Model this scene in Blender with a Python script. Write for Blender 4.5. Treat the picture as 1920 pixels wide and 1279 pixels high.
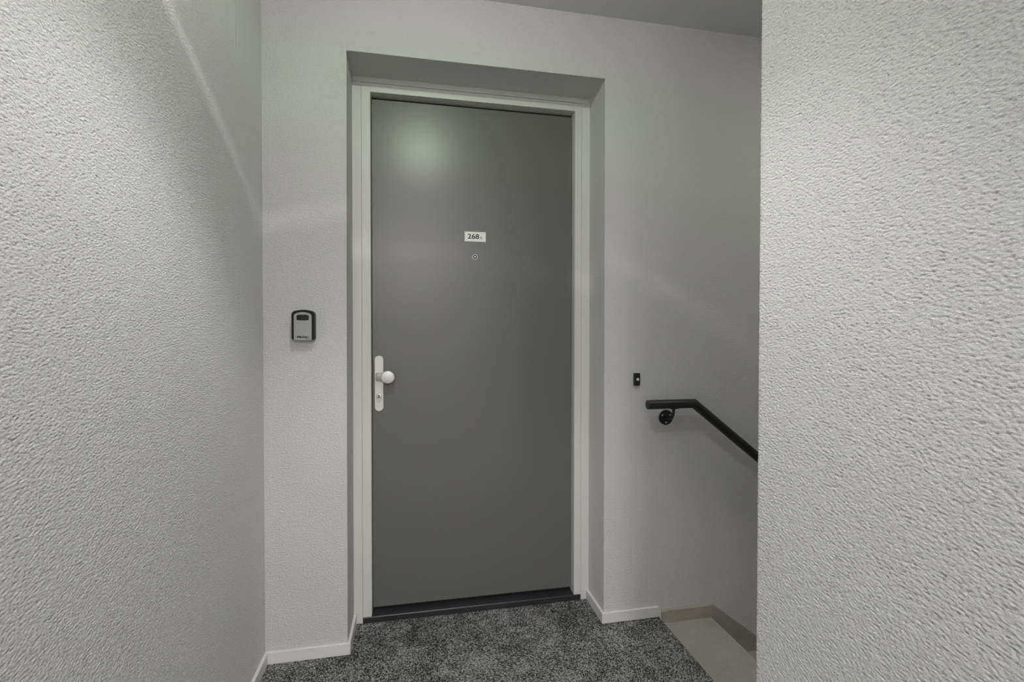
import bpy, bmesh, math, random
import numpy as np
from mathutils import Vector, Matrix
R = math.radians
PI = math.pi
for o in list(bpy.data.objects):
    bpy.data.objects.remove(o, do_unlink=True)
S = bpy.context.scene
COL = S.collection

# ------------------------------------------------------------------ camera
cam_d = bpy.data.cameras.new('camera')
cam_d.sensor_fit = 'HORIZONTAL'
cam_d.sensor_width = 36.0
cam_d.lens = 36.0 * 907.06 / 1920.0
cam_d.clip_start = 0.02
cam = bpy.data.objects.new('camera', cam_d)
COL.objects.link(cam)
fw = Vector((0.19398, 0.980893, -0.01485))
rt = Vector((0.9810036, -0.193987, 0.00099362))
up = Vector((0.001906, 0.01476, 0.999889))
M = Matrix((rt, up, -fw)).transposed().to_4x4()
M.translation = Vector((-0.02518, -2.03996, 1.29941))
cam.matrix_world = M
S.camera = cam

# ------------------------------------------------------------------ exposure, world, lights
S.view_settings.view_transform = 'Standard'
S.view_settings.look = 'None'
S.view_settings.exposure = 0.0
S.view_settings.gamma = 1.0
S.view_settings.use_curve_mapping = False
S.cycles.max_bounces = 10
S.cycles.diffuse_bounces = 6

W = bpy.data.worlds.new('world')
S.world = W
W.use_nodes = True
W.node_tree.nodes['Background'].inputs[0].default_value = (0.8, 0.8, 0.8, 1)
W.node_tree.nodes['Background'].inputs[1].default_value = 0.05

CEIL = 2.7024
LAMP = (0.01, -1.21, CEIL - 0.035)
TILT = R(4.0)                    # the adjustable downlight leans a little towards the door


def downlight_lamp(name, loc, power, radius=0.03, profile=None):
    """point lamp with the angular (photometric) profile of a recessed LED downlight"""
    d = bpy.data.lights.new(name, 'POINT')
    d.energy = power
    d.shadow_soft_size = radius
    d.use_nodes = True
    nt = d.node_tree
    for n in list(nt.nodes):
        nt.nodes.remove(n)
    out = nt.nodes.new('ShaderNodeOutputLight')
    em = nt.nodes.new('ShaderNodeEmission')
    tc = nt.nodes.new('ShaderNodeTexCoord')
    dt = nt.nodes.new('ShaderNodeVectorMath'); dt.operation = 'DOT_PRODUCT'
    dt.inputs[1].default_value = (0, math.sin(TILT), -math.cos(TILT))
    ab = nt.nodes.new('ShaderNodeMath'); ab.operation = 'ABSOLUTE'
    ac = nt.nodes.new('ShaderNodeMath'); ac.operation = 'ARCCOSINE'
    dv = nt.nodes.new('ShaderNodeMath'); dv.operation = 'DIVIDE'; dv.inputs[1].default_value = PI / 2
    rp = nt.nodes.new('ShaderNodeValToRGB')
    nt.links.new(tc.outputs['Normal'], dt.inputs[0])
    nt.links.new(dt.outputs['Value'], ab.inputs[0])
    nt.links.new(ab.outputs[0], ac.inputs[0])
    nt.links.new(ac.outputs[0], dv.inputs[0])
    nt.links.new(dv.outputs[0], rp.inputs[0])
    nt.links.new(rp.outputs[0], em.inputs[0])
    nt.links.new(em.outputs[0], out.inputs[0])
    els = rp.color_ramp.elements
    for k, (deg, c) in enumerate(profile):
        e = els[k] if k < 2 else els.new(min(1, deg / 90.0))
        e.position = deg / 90.0
        e.color = (c[0], c[1], c[2], 1)
    o = bpy.data.objects.new(name, d)
    o.location = loc
    COL.objects.link(o)
    return o


def g(v, t=(1, 1, 1)):
    return (v * t[0], v * t[1], v * t[2])


WM = (1.0, 0.985, 0.98)
GR = (0.80, 1.0, 0.70)
PROFILE = [(0, g(1.0, WM)), (90, g(0.23, WM)), (24, g(1.0, WM)), (30, g(1.0, WM)), (34, g(0.80, WM)), (37, g(0.50, WM)), (40, g(0.28, WM)),
           (44, g(0.175, WM)), (49.7, g(0.145, WM)), (51.6, g(0.35, WM)), (53.2, g(0.175, WM)), (60, g(0.19, WM)), (66, g(0.26, GR)), (74, g(0.26, GR)), (80, g(0.24, WM))]
downlight_lamp('ceiling_downlight_lamp', LAMP, 80.0, 0.015, PROFILE)


def area(name, loc, size, power, rot=(0, 0, 0), color=(1, 1, 1)):
    d = bpy.data.lights.new(name, 'AREA')
    d.shape = 'RECTANGLE'
    d.size, d.size_y = size
    d.energy = power
    d.color = color
    o = bpy.data.objects.new(name, d)
    o.location = loc
    o.rotation_euler = rot
    COL.objects.link(o)
    return o


# added soft fill behind the camera, standing in for unseen hall lights
area('hall_fill_light', (-0.10, -5.2, CEIL - 0.02), (0.5, 1.4), 165.0, (0, 0, 0), (1.0, 0.985, 0.975))
# added weak fill that brightens the wall by the stairs; no fitting there
area('stair_fill_light', (2.2, -0.75, CEIL - 0.02), (0.5, 0.5), 5.2, (0, 0, 0), (1.0, 0.98, 0.94))


# ------------------------------------------------------------------ materials
def mat(name, color=(0.5, 0.5, 0.5), rough=0.5, metal=0.0, spec=0.5):
    m = bpy.data.materials.new(name)
    m.use_nodes = True
    b = m.node_tree.nodes['Principled BSDF']
    b.inputs['Base Color'].default_value = (*color, 1)
    b.inputs['Roughness'].default_value = rough
    b.inputs['Metallic'].default_value = metal
    b.inputs['Specular IOR Level'].default_value = spec
    return m


def nd(m, t, **kw):
    n = m.node_tree.nodes.new(t)
    for k, v in kw.items():
        if k.startswith('i_'):
            n.inputs[k[2:].replace('_', ' ')].default_value = v
        else:
            setattr(n, k, v)
    return n


def lk(m, a, b):
    m.node_tree.links.new(a, b)


def bsdf(m):
    return m.node_tree.nodes['Principled BSDF']


def fine(m, scale=60, amount=0.06, bump=0.0, dist=0.0005, coord='Object'):
    """small value variation and relief so no surface is perfectly flat"""
    b = bsdf(m)
    tc = nd(m, 'ShaderNodeTexCoord')
    nz = nd(m, 'ShaderNodeTexNoise')
    nz.inputs['Scale'].default_value = scale
    nz.inputs['Detail'].default_value = 4
    lk(m, tc.outputs[coord], nz.inputs['Vector'])
    base = tuple(b.inputs['Base Color'].default_value)
    mx = nd(m, 'ShaderNodeMix', data_type='RGBA')
    mx.inputs[6].default_value = tuple(c * (1 - amount) for c in base[:3]) + (1,)
    mx.inputs[7].default_value = tuple(min(1, c * (1 + amount)) for c in base[:3]) + (1,)
    lk(m, nz.outputs['Fac'], mx.inputs[0])
    lk(m, mx.outputs[2], b.inputs['Base Color'])
    if bump:
        bp = nd(m, 'ShaderNodeBump')
        bp.inputs['Strength'].default_value = bump
        bp.inputs['Distance'].default_value = dist
        lk(m, nz.outputs['Fac'], bp.inputs['Height'])
        lk(m, bp.outputs[0], b.inputs['Normal'])
    return m


def stucco(name, color, dist=0.0035, scale=120.0, stretch=(1, 1, 1.5)):
    m = mat(name, color, 0.85, 0, 0.25)
    b = bsdf(m)
    tc = nd(m, 'ShaderNodeTexCoord')
    mp = nd(m, 'ShaderNodeMapping')
    mp.inputs['Scale'].default_value = stretch
    lk(m, tc.outputs['Object'], mp.inputs['Vector'])
    n1 = nd(m, 'ShaderNodeTexNoise')
    n1.inputs['Scale'].default_value = scale
    n1.inputs['Detail'].default_value = 5.0
    n1.inputs['Roughness'].default_value = 0.68
    n1.inputs['Distortion'].default_value = 0.15
    lk(m, mp.outputs[0], n1.inputs['Vector'])
    n2 = nd(m, 'ShaderNodeTexNoise')
    n2.inputs['Scale'].default_value = scale * 0.33
    n2.inputs['Detail'].default_value = 2
    lk(m, mp.outputs[0], n2.inputs['Vector'])
    rp = nd(m, 'ShaderNodeMapRange')
    rp.inputs['From Min'].default_value = 0.34
    rp.inputs['From Max'].default_value = 0.66
    lk(m, n1.outputs['Fac'], rp.inputs['Value'])
    ml = nd(m, 'ShaderNodeMath', operation='MULTIPLY_ADD')
    ml.inputs[1].default_value = 0.5
    lk(m, n2.outputs['Fac'], ml.inputs[0])
    lk(m, rp.outputs[0], ml.inputs[2])
    bp = nd(m, 'ShaderNodeBump')
    bp.inputs['Strength'].default_value = 1.0
    bp.inputs['Distance'].default_value = dist
    lk(m, ml.outputs[0], bp.inputs['Height'])
    lk(m, bp.outputs[0], b.inputs['Normal'])
    return m


M_STUCCO = stucco('white_granular_stucco', (0.76, 0.755, 0.748), 0.0034, 115.0, (1, 1, 1.6))
M_SKIN = stucco('white_stucco_skin', (0.76, 0.755, 0.748), 0.0018, 240.0, (1, 1, 1.4))
M_CEIL = stucco('ceiling_spray_plaster', (0.72, 0.72, 0.71), 0.0012, 220, (1, 1, 1))
M_REVEAL = M_STUCCO
M_BASE = fine(mat('white_skirting_paint', (0.64, 0.63, 0.62), 0.42), 35, 0.02)
M_FRAME = fine(mat('white_door_frame_paint', (0.58, 0.577, 0.56), 0.38), 30, 0.015)
M_DOOR = fine(mat('grey_satin_door_paint', (0.122, 0.122, 0.114), 0.325, 0, 0.5), 260, 0.05, 0.15, 0.0002)
M_STONE = fine(mat('dark_hardstone', (0.022, 0.022, 0.026), 0.42), 90, 0.5, 0.2, 0.0006)
M_BLACK = mat('black_gap', (0.004, 0.004, 0.004), 0.8)
M_ALU = fine(mat('satin_anodised_aluminium', (0.62, 0.595, 0.585), 0.42, 0.35), 300, 0.04)
M_NECK = fine(mat('brushed_shaded_neck', (0.30, 0.285, 0.275), 0.4, 0.5), 300, 0.04)  # dark metal, with the shade on the neck put into its colour
M_CYL = fine(mat('nickel_cylinder', (0.50, 0.49, 0.47), 0.33, 0.7), 300, 0.04)
M_PLATE = fine(mat('white_engraved_plate', (0.80, 0.80, 0.78), 0.4), 200, 0.02)
M_INK = mat('black_engraving', (0.012, 0.012, 0.012), 0.5)
M_INK2 = mat('thin_grey_engraving', (0.04, 0.04, 0.04), 0.5)
M_CHROME = mat('chrome_ring', (0.55, 0.54, 0.52), 0.35, 0.6)
M_LENS_GLINT = mat('peephole_lens_glint', (0.75, 0.75, 0.74), 0.2, 0.1)  # white glint of the lens painted as a pale base colour
M_RUBBER = fine(mat('black_rubber_shell', (0.008, 0.008, 0.008), 0.5, 0, 0.18), 200, 0.2)
M_RUBBER2 = fine(mat('black_backplate_shell', (0.045, 0.045, 0.043), 0.5), 200, 0.2)
M_ZINC = fine(mat('grey_cast_zinc', (0.285, 0.285, 0.275), 0.45, 0.25), 150, 0.06)
M_SHUT = fine(mat('dark_shutter', (0.012, 0.012, 0.015), 0.5, 0, 0.2), 150, 0.1)
M_BELL = fine(mat('black_bell_plastic', (0.010, 0.010, 0.010), 0.35), 200, 0.2)
M_BUTTON = mat('pale_bell_button', (0.66, 0.66, 0.64), 0.35)
M_RAIL = fine(mat('black_powder_coated_steel', (0.013, 0.013, 0.014), 0.42), 300, 0.3, 0.2, 0.0003)
M_SCREW = mat('zinc_screw', (0.60, 0.60, 0.58), 0.35, 0.8)


def concrete(name, color):
    m = mat(name, color, 0.7, 0, 0.35)
    b = bsdf(m)
    tc = nd(m, 'ShaderNodeTexCoord')
    n1 = nd(m, 'ShaderNodeTexNoise')
    n1.inputs['Scale'].default_value = 9
    n1.inputs['Detail'].default_value = 8
    n1.inputs['Roughness'].default_value = 0.685
    lk(m, tc.outputs['Object'], n1.inputs['Vector'])
    r = nd(m, 'ShaderNodeValToRGB')
    e = r.color_ramp.elements
    e[0].position = 0.3; e[0].color = tuple(c * 0.86 for c in color) + (1,)
    e[1].position = 0.7; e[1].color = tuple(c * 1.1 for c in color) + (1,)
    lk(m, n1.outputs['Fac'], r.inputs[0])
    # dark scuffs with a shape of their own
    n2 = nd(m, 'ShaderNodeTexNoise')
    n2.inputs['Scale'].default_value = 38
    n2.inputs['Detail'].default_value = 3
    lk(m, tc.outputs['Object'], n2.inputs['Vector'])
    r2 = nd(m, 'ShaderNodeValToRGB')
    e = r2.color_ramp.elements
    e[0].position = 0.665; e[0].color = (0, 0, 0, 1)
    e[1].position = 0.73; e[1].color = (1, 1, 1, 1)
    lk(m, n2.outputs['Fac'], r2.inputs[0])
    mx = nd(m, 'ShaderNodeMix', data_type='RGBA')
    lk(m, r2.outputs[0], mx.inputs[0])
    lk(m, r.outputs[0], mx.inputs[6])
    mx.inputs[7].default_value = tuple(c * 0.7 for c in color) + (1,)
    lk(m, mx.outputs[2], b.inputs['Base Color'])
    bp = nd(m, 'ShaderNodeBump')
    bp.inputs['Strength'].default_value = 0.5
    bp.inputs['Distance'].default_value = 0.002
    lk(m, n1.outputs['Fac'], bp.inputs['Height'])
    lk(m, bp.outputs[0], b.inputs['Normal'])
    return m


M_CONC = concrete('beige_painted_concrete', (0.32, 0.308, 0.265))
M_STRING = concrete('tan_painted_stringer', (0.36, 0.335, 0.28))


def carpet():
    """loop-pile carpet tile: rows of yarn loops mixed dark and light; rows follow each tile's own axis"""
    m = mat('grey_loop_pile_carpet', (0.05, 0.05, 0.05), 0.95, 0, 0.1)
    b = bsdf(m)
    tc = nd(m, 'ShaderNodeTexCoord')
    oi = nd(m, 'ShaderNodeObjectInfo')
    mp = nd(m, 'ShaderNodeMapping')
    mp.inputs['Scale'].default_value = (1 / 0.0028, 1 / 0.0045, 1 / 0.02)
    # rows are wavy
    wv = nd(m, 'ShaderNodeTexNoise')
    wv.inputs['Scale'].default_value = 40
    lk(m, tc.outputs['Object'], wv.inputs['Vector'])
    sc = nd(m, 'ShaderNodeVectorMath', operation='SCALE')
    sc.inputs[3].default_value = 0.004
    lk(m, wv.outputs['Color'], sc.inputs[0])
    ad = nd(m, 'ShaderNodeVectorMath', operation='ADD')
    lk(m, tc.outputs['Object'], ad.inputs[0])
    lk(m, sc.outputs[0], ad.inputs[1])
    lk(m, ad.outputs[0], mp.inputs['Vector'])
    v = nd(m, 'ShaderNodeTexVoronoi')
    v.inputs['Scale'].default_value = 1.0
    v.inputs['Randomness'].default_value = 0.75
    lk(m, mp.outputs[0], v.inputs['Vector'])
    sep = nd(m, 'ShaderNodeSeparateColor')
    lk(m, v.outputs['Color'], sep.inputs[0])
    # drifting cloud of darker yarn
    ofs = nd(m, 'ShaderNodeVectorMath', operation='ADD')
    cmb = nd(m, 'ShaderNodeCombineXYZ')
    m10 = nd(m, 'ShaderNodeMath', operation='MULTIPLY'); m10.inputs[1].default_value = 37.0
    lk(m, oi.outputs['Random'], m10.inputs[0])
    lk(m, m10.outputs[0], cmb.inputs[0]); lk(m, m10.outputs[0], cmb.inputs[2])
    lk(m, tc.outputs['Object'], ofs.inputs[0]); lk(m, cmb.outputs[0], ofs.inputs[1])
    n = nd(m, 'ShaderNodeTexNoise')
    n.inputs['Scale'].default_value = 11
    n.inputs['Detail'].default_value = 5
    n.inputs['Roughness'].default_value = 0.65
    lk(m, ofs.outputs[0], n.inputs['Vector'])
    mr = nd(m, 'ShaderNodeMapRange')
    mr.inputs['From Min'].default_value = 0.3; mr.inputs['From Max'].default_value = 0.7
    mr.inputs['To Min'].default_value = -0.26; mr.inputs['To Max'].default_value = 0.18
    lk(m, n.outputs['Fac'], mr.inputs['Value'])
    s = nd(m, 'ShaderNodeMath', operation='ADD')
    lk(m, sep.outputs[0], s.inputs[0]); lk(m, mr.outputs[0], s.inputs[1])
    tn = nd(m, 'ShaderNodeMath', operation='MULTIPLY_ADD')      # dye lots differ from tile to tile
    tn.inputs[1].default_value = 0.16; tn.inputs[2].default_value = -0.06
    lk(m, oi.outputs['Random'], tn.inputs[0])
    s2 = nd(m, 'ShaderNodeMath', operation='ADD')
    lk(m, s.outputs[0], s2.inputs[0]); lk(m, tn.outputs[0], s2.inputs[1])
    s = s2
    r = nd(m, 'ShaderNodeValToRGB')
    e = r.color_ramp.elements
    e[0].position = 0.12; e[0].color = (0.017, 0.017, 0.017, 1)
    e[1].position = 0.92; e[1].color = (0.36, 0.36, 0.35, 1)
    q = e.new(0.5); q.color = (0.092, 0.092, 0.090, 1)
    lk(m, s.outputs[0], r.inputs[0])
    lk(m, r.outputs[0], b.inputs['Base Color'])
    inv = nd(m, 'ShaderNodeMath', operation='SUBTRACT'); inv.inputs[0].default_value = 1.0
    lk(m, v.outputs['Distance'], inv.inputs[1])
    bp = nd(m, 'ShaderNodeBump')
    bp.inputs['Strength'].default_value = 0.9
    bp.inputs['Distance'].default_value = 0.002
    lk(m, inv.outputs[0], bp.inputs['Height'])
    lk(m, bp.outputs[0], b.inputs['Normal'])
    return m


M_CARPET = carpet()


# ------------------------------------------------------------------ builders
def link(name, me, m, parent=None, smooth=False):
    o = bpy.data.objects.new(name, me)
    if m is not None:
        me.materials.append(m)
    if smooth:
        for p in me.polygons:
            p.use_smooth = True
    COL.objects.link(o)
    if parent is not None:
        o.parent = parent
        o.matrix_parent_inverse = parent.matrix_world.inverted()
    return o


def fin(name, bm, m, parent=None, smooth=False, auto=None):
    bmesh.ops.recalc_face_normals(bm, faces=bm.faces)
    me = bpy.data.meshes.new(name)
    bm.to_mesh(me)
    bm.free()
    o = link(name, me, m, parent, smooth)
    if auto is not None:
        me.shade_auto_smooth = True if hasattr(me, 'shade_auto_smooth') else None
    return o


def box(bm, x0, x1, y0, y1, z0, z1, bev=0.0, seg=2):
    r = bmesh.ops.create_cube(bm, size=1.0)
    vs = r['verts']
    for v in vs:
        v.co = Vector((x0 + (v.co.x + .5) * (x1 - x0), y0 + (v.co.y + .5) * (y1 - y0), z0 + (v.co.z + .5) * (z1 - z0)))
    if bev:
        es = list({e for v in vs for e in v.link_edges})
        bmesh.ops.bevel(bm, geom=es, offset=bev, segments=seg, profile=0.5, affect='EDGES')


def boxo(name, x0, x1, y0, y1, z0, z1, m, parent=None, bev=0.0, seg=2):
    bm = bmesh.new()
    box(bm, x0, x1, y0, y1, z0, z1, bev, seg)
    return fin(name, bm, m, parent)


def prism(bm, pts, y0, y1, bev=0.0, seg=3):
    """polygon in XZ, extruded from y0 (front) to y1 (back); bevel the front rim"""
    f = [bm.verts.new((x, y0, z)) for x, z in pts]
    bk = [bm.verts.new((x, y1, z)) for x, z in pts]
    ff = bm.faces.new(f)
    bm.faces.new(list(reversed(bk)))
    n = len(pts)
    for i in range(n):
        bm.faces.new((f[i], bk[i], bk[(i + 1) % n], f[(i + 1) % n]))
    if bev:
        bmesh.ops.bevel(bm, geom=list(ff.edges), offset=bev, segments=seg, profile=0.5, affect='EDGES')


def rounded(x0, x1, z0, z1, r, n=8):
    """rounded rectangle; r = (bottom-left, bottom-right, top-right, top-left)"""
    if not isinstance(r, tuple):
        r = (r,) * 4
    out = []
    for (cx, cz, a0, rr) in ((x0 + r[0], z0 + r[0], PI, r[0]), (x1 - r[1], z0 + r[1], 1.5 * PI, r[1]),
                             (x1 - r[2], z1 - r[2], 0, r[2]), (x0 + r[3], z1 - r[3], .5 * PI, r[3])):
        for k in range(n + 1):
            a = a0 + k / n * PI / 2
            out.append((cx + rr * math.cos(a), cz + rr * math.sin(a)))
    return out


def tube(bm, pts, rad, seg=24, cap=True):
    """swept circle with mitred joints"""
    pts = [Vector(p) for p in pts]
    rads = rad if isinstance(rad, (list, tuple)) else [rad] * len(pts)
    rings = []
    ref = None
    for i, p in enumerate(pts):
        d0 = (pts[i] - pts[i - 1]).normalized() if i else None
        d1 = (pts[i + 1] - pts[i]).normalized() if i < len(pts) - 1 else None
        if d0 is None: d0 = d1
        if d1 is None: d1 = d0
        t = (d0 + d1).normalized()
        if ref is None:
            ref = Vector((0, 1, 0)) if abs(t.y) < .9 else Vector((0, 0, 1))
        a = (ref - t * ref.dot(t)).normalized()
        b = t.cross(a).normalized()
        k = max(0.3, t.dot(d1))
        bis = (d1 - d0)
        ring = []
        for s in range(seg):
            an = 2 * PI * s / seg
            off = a * math.cos(an) * rads[i] + b * math.sin(an) * rads[i]
            if bis.length > 1e-6:
                bn = (bis - t * bis.dot(t)).normalized()
                c = off.dot(bn)
                off += bn * c * (1 / k - 1)
            ring.append(bm.verts.new(p + off))
        rings.append(ring)
        ref = a
    for i in range(len(rings) - 1):
        for s in range(seg):
            bm.faces.new((rings[i][s], rings[i][(s + 1) % seg], rings[i + 1][(s + 1) % seg], rings[i + 1][s]))
    if cap:
        bm.faces.new(list(reversed(rings[0])))
        bm.faces.new(rings[-1])
    return rings


def lathe_y(bm, prof, cx, cz, seg=32, sx=1.0, sz=1.0):
    """profile of (radius, y) spun about the Y axis through (cx, cz)"""
    rings = []
    for r, y in prof:
        if r < 1e-6:
            rings.append([bm.verts.new((cx, y, cz))])
        else:
            rings.append([bm.verts.new((cx + r * sx * math.cos(2 * PI * s / seg), y, cz + r * sz * math.sin(2 * PI * s / seg))) for s in range(seg)])
    for a, b in zip(rings, rings[1:]):
        for s in range(seg):
            t = (s + 1) % seg
            if len(a) == 1 and len(b) == 1:
                continue
            if len(a) == 1:
                bm.faces.new((a[0], b[s], b[t]))
            elif len(b) == 1:
                bm.faces.new((a[s], b[0], a[t]))
            else:
                bm.faces.new((a[s], b[s], b[t], a[t]))


def smooth_by_angle(o, deg=35):
    me = o.data
    for p in me.polygons:
        p.use_smooth = True
    bm = bmesh.new()
    bm.from_mesh(me)
    for e in bm.edges:
        if len(e.link_faces) == 2 and e.calc_face_angle(0) > R(deg):
            e.smooth = False
    bm.to_mesh(me)
    bm.free()
    return o


def text_mesh(name, body, size, cx, y, cz, m, parent, bold=0.0, shear=0.0, spacing=1.0, depth=0.0006, width=None, height=None, align='CENTER'):
    """raised lettering in the XZ plane facing -Y, centred on (cx, cz)"""
    cu = bpy.data.curves.new(name, 'FONT')
    cu.body = body
    cu.size = size
    cu.offset = bold
    cu.shear = shear
    cu.space_character = spacing
    cu.extrude = depth / 2
    cu.resolution_u = 4
    tmp = bpy.data.objects.new(name, cu)
    COL.objects.link(tmp)
    bpy.context.view_layer.update()
    dg = bpy.context.evaluated_depsgraph_get()
    me = bpy.data.meshes.new_from_object(tmp.evaluated_get(dg))
    bpy.data.objects.remove(tmp, do_unlink=True)
    xs = [v.co.x for v in me.vertices]; ys = [v.co.y for v in me.vertices]
    x0, x1, y0, y1 = min(xs), max(xs), min(ys), max(ys)
    kx = width / (x1 - x0) if width else 1
    ky = height / (y1 - y0) if height else kx
    if not width: kx = ky
    for v in me.vertices:
        v.co = Vector((cx + (v.co.x - (x0 + x1) / 2) * kx, y - v.co.z, cz + (v.co.y - (y0 + y1) / 2) * ky))
    me.materials.clear()
    return link(name, me, m, parent)


def empty(name, loc, label=None, cat=None, group=None, kind=None):
    o = bpy.data.objects.new(name, None)
    o.location = loc
    o.empty_display_size = 0.1
    COL.objects.link(o)
    tag(o, label, cat, group, kind)
    bpy.context.view_layer.update()
    return o


def tag(o, label=None, cat=None, group=None, kind=None):
    if label: o['label'] = label
    if cat: o['category'] = cat
    if group: o['group'] = group
    if kind: o['kind'] = kind
    return o


def struct(o, label=None, cat=None):
    return tag(o, label, cat, None, 'structure')


def relief(nu, nv, du, dv, seed, stretch=1.6):
    """height field (nu along the wall, nv up it) of troweled granular plaster, about +-1, periodic"""
    rg = np.random.default_rng(seed)
    fu = np.fft.fftfreq(nu, du)[:, None] * stretch
    fv = np.fft.fftfreq(nv, dv)[None, :]
    k = np.sqrt(fu * fu + fv * fv)

    def band(wl, width):
        n = np.fft.fft2(rg.standard_normal((nu, nv)))
        h = np.real(np.fft.ifft2(n * np.exp(-((k * wl - 1) / width) ** 2)))
        return h / h.std()
    h = band(.0066, .5) * .8 + band(.0046, .45) * .7 + band(.018, .6) * .3
    h = -np.log1p(np.exp(-1.5 * h + .6))          # flat crowns with narrow pits between
    h = h - h.mean()
    return np.clip(h / h.std(), -2.6, 2) * .8


def stucco_sheet(name, path, z_lo, z_hi, z_fine, amp, seed, m, step=.0016, step_u=.0026):
    """a wall skin: path = list of (x, y, nx, ny, fine?) columns; rows are fine inside z_fine"""
    zs = np.concatenate(([z_lo], np.arange(z_fine[0], z_fine[1], step), [z_hi]))
    P = np.array([p[:2] for p in path]); N = np.array([p[2:4] for p in path]); F = np.array([p[4] for p in path], float)
    nu, nv = len(path), len(zs)
    h = relief(nu, nv, step_u, step, seed) * amp
    w = np.ones(nv); w[0] = w[-1] = 0
    h *= F[:, None] * w[None, :]
    co = np.empty((nu, nv, 3))
    co[:, :, 0] = P[:, 0:1] + N[:, 0:1] * h
    co[:, :, 1] = P[:, 1:2] + N[:, 1:2] * h
    co[:, :, 2] = zs[None, :]
    idx = np.arange(nu * nv).reshape(nu, nv)
    q = np.stack((idx[:-1, :-1], idx[1:, :-1], idx[1:, 1:], idx[:-1, 1:]), -1).reshape(-1, 4)
    me = bpy.data.meshes.new(name)
    me.vertices.add(nu * nv)
    me.vertices.foreach_set('co', co.reshape(-1).astype(np.float32))
    nf = len(q)
    me.loops.add(nf * 4)
    me.loops.foreach_set('vertex_index', q.reshape(-1).astype(np.int32))
    me.polygons.add(nf)
    me.polygons.foreach_set('loop_start', (np.arange(nf) * 4).astype(np.int32))
    me.polygons.foreach_set('use_smooth', np.ones(nf, dtype=bool))
    me.update(calc_edges=True)
    me.validate()
    return link(name, me, m)


# ------------------------------------------------------------------ the setting
XW = -0.6113                     # left wall
XL, XR, ZT = -0.3008, 0.8006, 2.4347   # door niche
XE = 1.0664                      # carpet edge at the stairs
XP, YP = 0.700, -1.1165          # end of the right-hand wall
XEND = 3.4
YF = -7.0
LAND = -0.028                    # bare concrete landing

bm = bmesh.new()
pts = [(XW - .12, -.25), (XL, -.25), (XL, ZT), (XR, ZT), (XR, -.25), (XE, -.25), (XE, -2.4), (XEND + .1, -2.4), (XEND + .1, CEIL + .1), (XW - .12, CEIL + .1)]
f = [bm.verts.new((x, 0, z)) for x, z in pts]
b_ = [bm.verts.new((x, .36, z)) for x, z in pts]
bm.faces.new(f); bm.faces.new(list(reversed(b_)))
for i in range(len(pts)):
    bm.faces.new((f[i], b_[i], b_[(i + 1) % len(pts)], f[(i + 1) % len(pts)]))
bm.edges.ensure_lookup_table()
es = [e for e in bm.edges if all(abs(v.co.y) < 1e-6 for v in e.verts)
      and all(abs(v.co.x - XL) < 1e-4 or abs(v.co.x - XR) < 1e-4 for v in e.verts) and (max(v.co.z for v in e.verts) > 2)]
bmesh.ops.bevel(bm, geom=es, offset=0.004, segments=3, profile=.5, affect='EDGES')
wall_back = struct(fin('wall_back', bm, M_STUCCO), 'white granular stucco wall with a deep niche for the grey door')

ST = .0026
# left wall: plaster relief modelled where the hall is narrow, plain further back, closed behind as a slab
path = [(XW - .12, 0, 0, -1, 0), (XW - .12, YF, 0, -1, 0), (XW, YF, 1, 0, 0)]
path += [(XW, y, 1, 0, 1) for y in np.arange(-1.32, 0.001, ST)]
path = path + [(XW, .004, 1, 0, 0), (XW - .12, .004, 0, 1, 0)]
struct(stucco_sheet('wall_left', path, -.25, CEIL + .1, (0.02, 2.26), .00066, 3, M_SKIN), 'bright white stucco wall along the left side with a diagonal light streak')

# right wall: runs towards the camera, turns a rounded corner and follows the stairs
RC = .006
path = [(XEND + .1, YF, 0, -1, 0), (XP, YF, -1, 0, 0)]
path += [(XP, y, -1, 0, 1) for y in np.arange(-1.92, YP - RC, ST)]
for k in range(1, 5):
    a_ = PI - k / 5 * PI / 2
    path.append((XP + RC + RC * math.cos(a_), YP - RC + RC * math.sin(a_), math.cos(a_), math.sin(a_), 1))
path += [(x, YP, 0, 1, 1) for x in np.arange(XP + RC, XP + .12, ST)]
path += [(XEND + .1, YP, 0, 1, 0)]
struct(stucco_sheet('wall_right', path, -2.4, CEIL + .1, (0.42, 2.16), .00070, 8, M_SKIN), 'close white stucco wall filling the right of the view, ending in a corner')

struct(boxo('wall_front', XW - .12, XP + .1, YF - .12, YF, -.25, CEIL + .1, M_STUCCO))
struct(boxo('wall_stair_end', XEND, XEND + .12, YP - .1, .3, -2.4, CEIL + .1, M_STUCCO))
struct(boxo('ceiling', XW - .12, XEND + .1, YF, .3, CEIL, CEIL + .12, M_CEIL), 'plain grey ceiling seen at the top right')

# floor slab with carpet tiles
bm = bmesh.new()
T = 0.008
box(bm, XW, XE, YF, 0, -.2, -T)
box(bm, XL, XR, 0, .36, -.2, -T)
floor = struct(fin('floor', bm, M_CARPET), 'floor of dark grey carpet tiles in front of the door')


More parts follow.
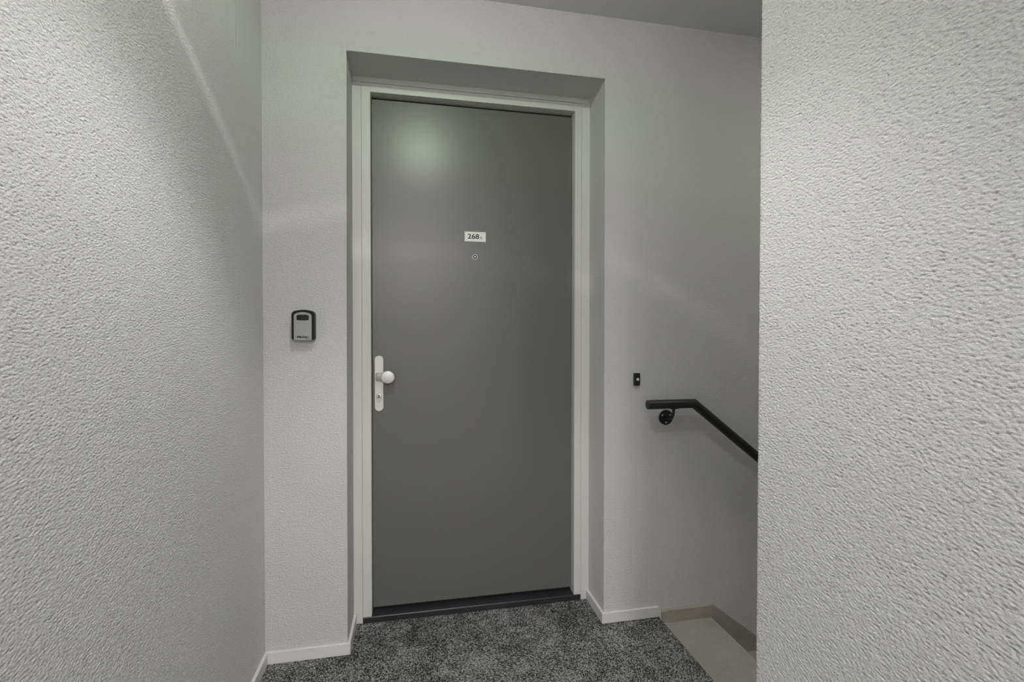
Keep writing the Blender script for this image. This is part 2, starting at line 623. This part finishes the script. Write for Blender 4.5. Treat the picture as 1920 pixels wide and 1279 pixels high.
def carpet_tile(x0, x1, y0, y1, rot):
    """one 50 cm tile, cut to the room and the niche"""
    cx, cy = (x0 + x1) / 2, (y0 + y1) / 2
    bm = bmesh.new()
    gp = 0.0006
    any_ = False
    regs = [(XW + .004, XE, YF, -.003), (XL + .004, XR - .004, -.003, .1975 - .002)]
    rects = []
    for (a, b, c, d) in regs:
        p0, p1, q0, q1 = max(a, x0 + gp), min(b, x1 - gp), max(c, y0 + gp), min(d, y1 - gp)
        if p1 - p0 > .004 and q1 - q0 > .004:
            rects.append((p0, p1, q0, q1))
    if not rects:
        bm.free(); return
    jit = random.uniform(-.0006, .0003)
    for (p0, p1, q0, q1) in rects:
        box(bm, p0, p1, q0, q1, -T, jit, 0.0012 if len(rects) == 1 else 0, 1)
    me = bpy.data.meshes.new('carpet_tile')
    rm = Matrix.Rotation(rot, 4, 'Z')
    bmesh.ops.translate(bm, verts=bm.verts, vec=(-cx, -cy, 0))
    bmesh.ops.transform(bm, matrix=rm.inverted(), verts=bm.verts)
    bmesh.ops.recalc_face_normals(bm, faces=bm.faces)
    bm.to_mesh(me); bm.free()
    o = bpy.data.objects.new('carpet_tile', me)
    me.materials.append(M_CARPET)
    COL.objects.link(o)
    o.parent = floor
    o.location = (cx, cy, 0)
    o.rotation_euler = (0, 0, rot)


random.seed(4)
for i in range(-3, 3):
    for j in range(0, 5):
        x0 = 0.595 + (i - 1) * .5 + .5
        y1 = -0.0165 - (j - 1) * .5
        carpet_tile(x0, x0 + .5, y1 - .5, y1, 0 if (i + j) % 2 else PI / 2)

# skirting
HB, TB = 0.0469, 0.012


def skirting(name, pieces, label):
    bm = bmesh.new()
    for p in pieces:
        box(bm, *p, 0.0015, 2)
    return struct(fin(name, bm, M_BASE), label)


skirting('baseboard_left', [(XW, XW + TB, YF, -TB, 0, HB)], 'white skirting board along the left wall')
skirting('baseboard_back', [(XW, XL + TB, -TB, 0, 0, HB), (XL, XL + TB, -.001, .1975, 0, HB)],
         'white skirting board left of the door, turning into the niche')
skirting('baseboard_stair', [(XR - TB, XE - .002, -TB, 0, 0, HB), (XR - TB, XR, -.001, .1975, 0, HB)],
         'white skirting board right of the door, ending at the stairs')

# ------------------------------------------------------------------ the door
YR = 0.1975                      # face of the frame
YD = 0.2423                      # face of the leaf
FL, FR, FT = -0.262, 0.7592, 2.4095
GL, GR_, GT = -0.2236, 0.7257, 2.3704
DL, DR, DB, DT = -0.2215, 0.7226, 0.0444, 2.3594
TH = 0.027                       # threshold height

door = empty('door_1', ((DL + DR) / 2, YD, 0))
struct(door, 'grey flush entrance door in a white frame set in the wall niche')
outer = bmesh.new()
box(outer, XL, FL - .0008, YR + .0015, .34, 0, FT + .0012)
box(outer, FR + .0008, XR, YR + .0015, .34, 0, FT + .0012)
box(outer, XL, XR, YR + .0035, .34, FT + .003, ZT)
box(outer, XL, XR, YR + .02, .34, FT - .002, FT + .004)
fin('outer_frame', outer, M_FRAME, door)
fr = bmesh.new()
box(fr, FL, GL, YR, .34, TH, FT, .0012)
box(fr, GR_, FR, YR, .34, TH, FT, .0012)
box(fr, GL - .001, GR_ + .001, YR, .34, GT, FT - .0001, .0012)
fin('door_frame', fr, M_FRAME, door)
boxo('rebate_seal', GL + .0002, GR_ - .0002, YD + .014, YD + .05, TH, GT, M_BLACK, door)
boxo('door_leaf', DL, DR, YD, YD + .012, DB, DT, M_DOOR, door, .001, 2)
th = bmesh.new()
prof = [(YR - .003, 0), (YR - .003, TH - .003), (YR, TH), (YD + .06, TH + .0015), (YD + .06, 0)]
a = [th.verts.new((FL, y, z)) for y, z in prof]
b2 = [th.verts.new((FR, y, z)) for y, z in prof]
th.faces.new(a); th.faces.new(list(reversed(b2)))
for i in range(len(prof)):
    th.faces.new((a[i], b2[i], b2[(i + 1) % len(prof)], a[(i + 1) % len(prof)]))
fin('threshold', th, M_STONE, door)['label'] = 'dark stone threshold under the grey door'

# number plate
PX0, PX1, PZ0, PZ1 = 0.1985, 0.2988, 1.7345, 1.7805
npl = boxo('number_plate', PX0, PX1, YD - .0016, YD, PZ0, PZ1, M_PLATE, door, .0005, 1)
npl['label'] = 'small white number plate reading 268A'
text_mesh('digits', '268', .03, PX0 + .0415, YD - .0017, PZ0 + .0242, M_INK, npl, bold=.0006, width=.054, height=.0242)
text_mesh('small_letter', 'A', .02, PX0 + .0775, YD - .0017, PZ0 + .0188, M_INK2, npl, width=.0125, height=.0135)

# peephole
bm = bmesh.new()
px, pz = .2472, 1.6622
lathe_y(bm, [(.0122, YD), (.0122, YD - .0025), (.0112, YD - .004), (.0096, YD - .004), (.0096, YD - .0022), (0, YD - .0022)], px, pz, 28)
ph = smooth_by_angle(fin('peephole', bm, M_CHROME, door))
ph['label'] = 'round chrome peephole below the number plate'
bm = bmesh.new()
lathe_y(bm, [(.0095, YD - .0022), (.0093, YD - .0034), (0, YD - .0034)], px, pz, 24)
fin('dark_ring', bm, M_BLACK, ph)
bm = bmesh.new()
lathe_y(bm, [(.0045, YD - .0034), (.0038, YD - .0045), (.002, YD - .0052), (0, YD - .0054)], px, pz, 20)
smooth_by_angle(fin('lens', bm, M_LENS_GLINT, ph))

# lever plate with offset knob
hx0, hx1, hz0, hz1 = -.2104, -.1735, .9473, 1.1992
bm = bmesh.new()
prism(bm, rounded(hx0, hx1, hz0, hz1, (hx1 - hx0) / 2 - .0002, 10), YD - .010, YD, .0022, 3)
hp = smooth_by_angle(fin('handle_plate', bm, M_ALU, door))
hp['label'] = 'long rounded aluminium handle plate with an oval knob'
kx, kz = -.1510, 1.1045
nx_ = (hx0 + hx1) / 2
bm = bmesh.new()
prism(bm, rounded(nx_ - .0135, kx - .008, kz - .017, kz + .017, (.006, .006, .006, .006), 6), YD - .034, YD - .008, .003, 3)
nk = smooth_by_angle(fin('knob_neck', bm, M_NECK, hp))
bm = bmesh.new()
lathe_y(bm, [(0, YD - .030), (.020, YD - .030), (.0285, YD - .034), (.0310, YD - .041), (.0310, YD - .0535), (.0301, YD - .0572), (.0278, YD - .0593), (.0255, YD - .0600), (0, YD - .0605)],
        kx, kz, 48, 1.0, .93)
smooth_by_angle(fin('knob', bm, M_ALU, hp), 28)
# cylinder guard, cylinder and key slot
cxk, czk = (hx0 + hx1) / 2 + .0002, 1.0150
bm = bmesh.new()
prism(bm, rounded(cxk - .0145, cxk + .0145, czk - .0285, czk + .0145, .0144, 10), YD - .0125, YD - .009, .0012, 2)
cg = smooth_by_angle(fin('cylinder_guard', bm, M_CYL, hp))
bm = bmesh.new()
lathe_y(bm, [(.0100, YD - .0125), (.0100, YD - .0138), (.0092, YD - .0142), (0, YD - .0142)], cxk, czk, 28)
cy = smooth_by_angle(fin('lock_cylinder', bm, M_CYL, hp))
bm = bmesh.new()
lathe_y(bm, [(.0034, YD - .0140), (.0034, YD - .0146), (0, YD - .0146)], cxk + .0006, czk + .0038, 16)
box(bm, cxk - .0020, cxk + .0014, YD - .0146, YD - .0140, czk - .0078, czk + .0030)
fin('key_slot', bm, M_BLACK, hp)

# ------------------------------------------------------------------ key safe
KX, KZ0, KZ1 = -.4580, 1.2745, 1.3915
ks = empty('key_safe', (KX, 0, KZ0), 'small black and grey key safe screwed to the wall left of the door', 'key safe')


def arch(w, z0, z1, rt_, rb, rise, n=10):
    """box outline with small bottom corners, big top corners and a slightly arched top edge"""
    out = []
    for k in range(n + 1):
        a = PI + k / n * PI / 2
        out.append((-w + rb + rb * math.cos(a), z0 + rb + rb * math.sin(a)))
    for k in range(n + 1):
        a = 1.5 * PI + k / n * PI / 2
        out.append((w - rb + rb * math.cos(a), z0 + rb + rb * math.sin(a)))
    for k in range(n + 1):
        a = k / n * PI / 2 * .88
        out.append((w - rt_ + rt_ * math.cos(a), z1 - rise - rt_ + rt_ * math.sin(a)))
    for k in range(1, 8):
        t = 1 - 2 * k / 8
        out.append(((w - rt_ * .85) * t, z1 - rise * t * t))
    for k in range(n + 1):
        a = PI / 2 * 1.12 + k / n * PI / 2 * .88
        out.append((-w + rt_ + rt_ * math.cos(a), z1 - rise - rt_ + rt_ * math.sin(a)))
    return out


def prism_at(name, pts, cx, y0, y1, m, parent, bev=0, seg=3, ang=35):
    bm = bmesh.new()
    prism(bm, [(cx + x, z) for x, z in pts], y0, y1, bev, seg)
    return smooth_by_angle(fin(name, bm, m, parent), ang)


prism_at('back_housing', arch(.0415, KZ0 + .001, KZ1 + .0015, .016, .006, .0035), KX, -.020, 0, M_RUBBER2, ks, .002)
prism_at('front_shell', arch(.0415, KZ0, KZ1, .016, .007, .0035), KX, -.036, -.0195, M_RUBBER, ks, .0022)
cov = prism_at('front_cover', arch(.0325, KZ0 - .0004, KZ1 - .0085, .013, .003, .004), KX, -.0385, -.034, M_ZINC, ks, .0014)
prism_at('dial_shutter', [(-.0225, 1.3525), (-.012, 1.3508), (.012, 1.3508), (.0225, 1.3525), (.0225, 1.3698), (.013, 1.3728), (-.013, 1.3728), (-.0225, 1.3698)],
         KX, -.0398, -.038, M_SHUT, ks, .0008, 2)
text_mesh('lettering', 'Master', .02, KX - .0005, -.0387, KZ0 + .0125, M_INK, cov, bold=.0010, shear=.35, width=.045, height=.0085)
text_mesh('lettering', 'LOCK', .01, KX + .017, -.0387, KZ0 + .0059, M_INK, cov, bold=.0003, shear=.3, width=.0165, height=.0032)

# ------------------------------------------------------------------ door bell
bl = empty('door_bell', (.951, 0, 1.067), 'tiny black rectangular door bell with a pale button, above the handrail', 'door bell')
bm = bmesh.new()
box(bm, .9375, .9650, -.0145, 0, 1.0665, 1.1228, .0015, 2)
fin('bell_housing', bm, M_BELL, bl)
bm = bmesh.new()
lathe_y(bm, [(.0066, -.0140), (.0066, -.0160), (.0056, -.0170), (0, -.0172)], .9530, 1.0945, 24)
smooth_by_angle(fin('bell_button', bm, M_BUTTON, bl))['label'] = 'round pale push button'

# ------------------------------------------------------------------ handrail
RY, RZ, RR = -.07, .9875, .0205
hr = empty('handrail', (.973, 0, .916), 'black steel handrail on the wall, bending down along the stairs', 'handrail')
bend = (1.198, RY, RZ)
sl = -.79
end = (2.9, RY, RZ + sl * (2.9 - bend[0]))
bm = bmesh.new()
tube(bm, [(.9735, RY, RZ), bend, end], RR, 32, True)
rail = smooth_by_angle(fin('rail', bm, M_RAIL, hr), 30)


def bracket(x, zc, xa, za):
    bm = bmesh.new()
    lathe_y(bm, [(.0345, 0), (.0345, -.0045), (.0335, -.0055), (0, -.0055)], x, zc, 40)
    ro = smooth_by_angle(fin('rosette', bm, M_RAIL, hr))
    for k in range(3):
        an = R(-90 + 120 * k)
        sx, sz = x + .0225 * math.cos(an), zc + .0225 * math.sin(an)
        bm = bmesh.new()
        lathe_y(bm, [(.0042, -.0054), (.0040, -.0068), (.0020, -.0076), (0, -.0076)], sx, sz, 16)
        smooth_by_angle(fin('screw', bm, M_SCREW, ro))
    bm = bmesh.new()
    ps = [(x, -.004, zc)]
    for k in range(9):
        a = k / 8 * PI / 2
        ps.append((x + (xa - x) * math.sin(a), -.040 - .030 * math.sin(a), zc + (1 - math.cos(a)) * (za - zc)))
    tube(bm, ps, .0065, 16, True)
    smooth_by_angle(fin('bracket_arm', bm, M_RAIL, hr), 40)
    bm = bmesh.new()
    box(bm, xa - .018, xa + .018, RY - .010, RY + .010, za - .001, za + .004, .001, 1)
    fin('saddle', bm, M_RAIL, hr)


bracket(1.0985, .9165, 1.0990, RZ - RR)

# ------------------------------------------------------------------ stairs
st = empty('staircase', (XE, 0, LAND), 'beige painted concrete stairs going down to the right of the door', 'stairs')
NOSE, RISE, GO = 1.3330, .188, .245
SY = -.016
YS = YP + .001
bm = bmesh.new()
box(bm, XE, NOSE, YS, -.001, LAND - .25, LAND, .006, 3)
fin('landing', bm, M_CONC, st)
z = LAND
for k in range(7):
    x0 = NOSE + k * GO
    z -= RISE
    bm = bmesh.new()
    box(bm, x0 - .02, x0 + GO, YS, -.001, z - .2, z, .005, 3)
    fin('step', bm, M_CONC, st)
# stringer along the wall: level over the landing, then following the flight
ZS = .0286
xb = 1.3442
ss = -RISE / GO
bm = bmesh.new()
top = [(XE + .004, ZS - .001), (xb - .012, ZS), (xb, ZS - .002), (xb + .012, ZS + ss * .012 - .003), (3.2, ZS + ss * (3.2 - xb))]
bot = [(3.2, ZS + ss * (3.2 - xb) - .42), (xb - .03, LAND - .30), (XE + .004, LAND - .2)]
prism(bm, top + bot, SY, -.0005, .002, 2)
fin('stringer', bm, M_STRING, st)
bm = bmesh.new()
box(bm, XE - .0015, XE + .0045, -.019, -.0005, LAND, .0265, .001, 1)
fin('stringer_end_cap', bm, M_BASE, st)['label'] = 'white plaster end of the stringer'

# ------------------------------------------------------------------ recessed downlight over the landing (just outside the frame)
dl = empty('ceiling_downlight', (LAMP[0], LAMP[1], CEIL), 'small round recessed downlight in the ceiling in front of the grey door', 'ceiling light')
bm = bmesh.new()
rings = []
for r_, z_ in ((.030, CEIL + .001), (.030, CEIL - .004), (.034, CEIL - .006), (.041, CEIL - .004), (.042, CEIL)):
    rings.append([bm.verts.new((LAMP[0] + r_ * math.cos(2 * PI * k / 32), LAMP[1] + r_ * math.sin(2 * PI * k / 32), z_)) for k in range(32)])
for a, b in zip(rings, rings[1:]):
    for k in range(32):
        bm.faces.new((a[k], a[(k + 1) % 32], b[(k + 1) % 32], b[k]))
smooth_by_angle(fin('trim_ring', bm, M_BASE, dl))
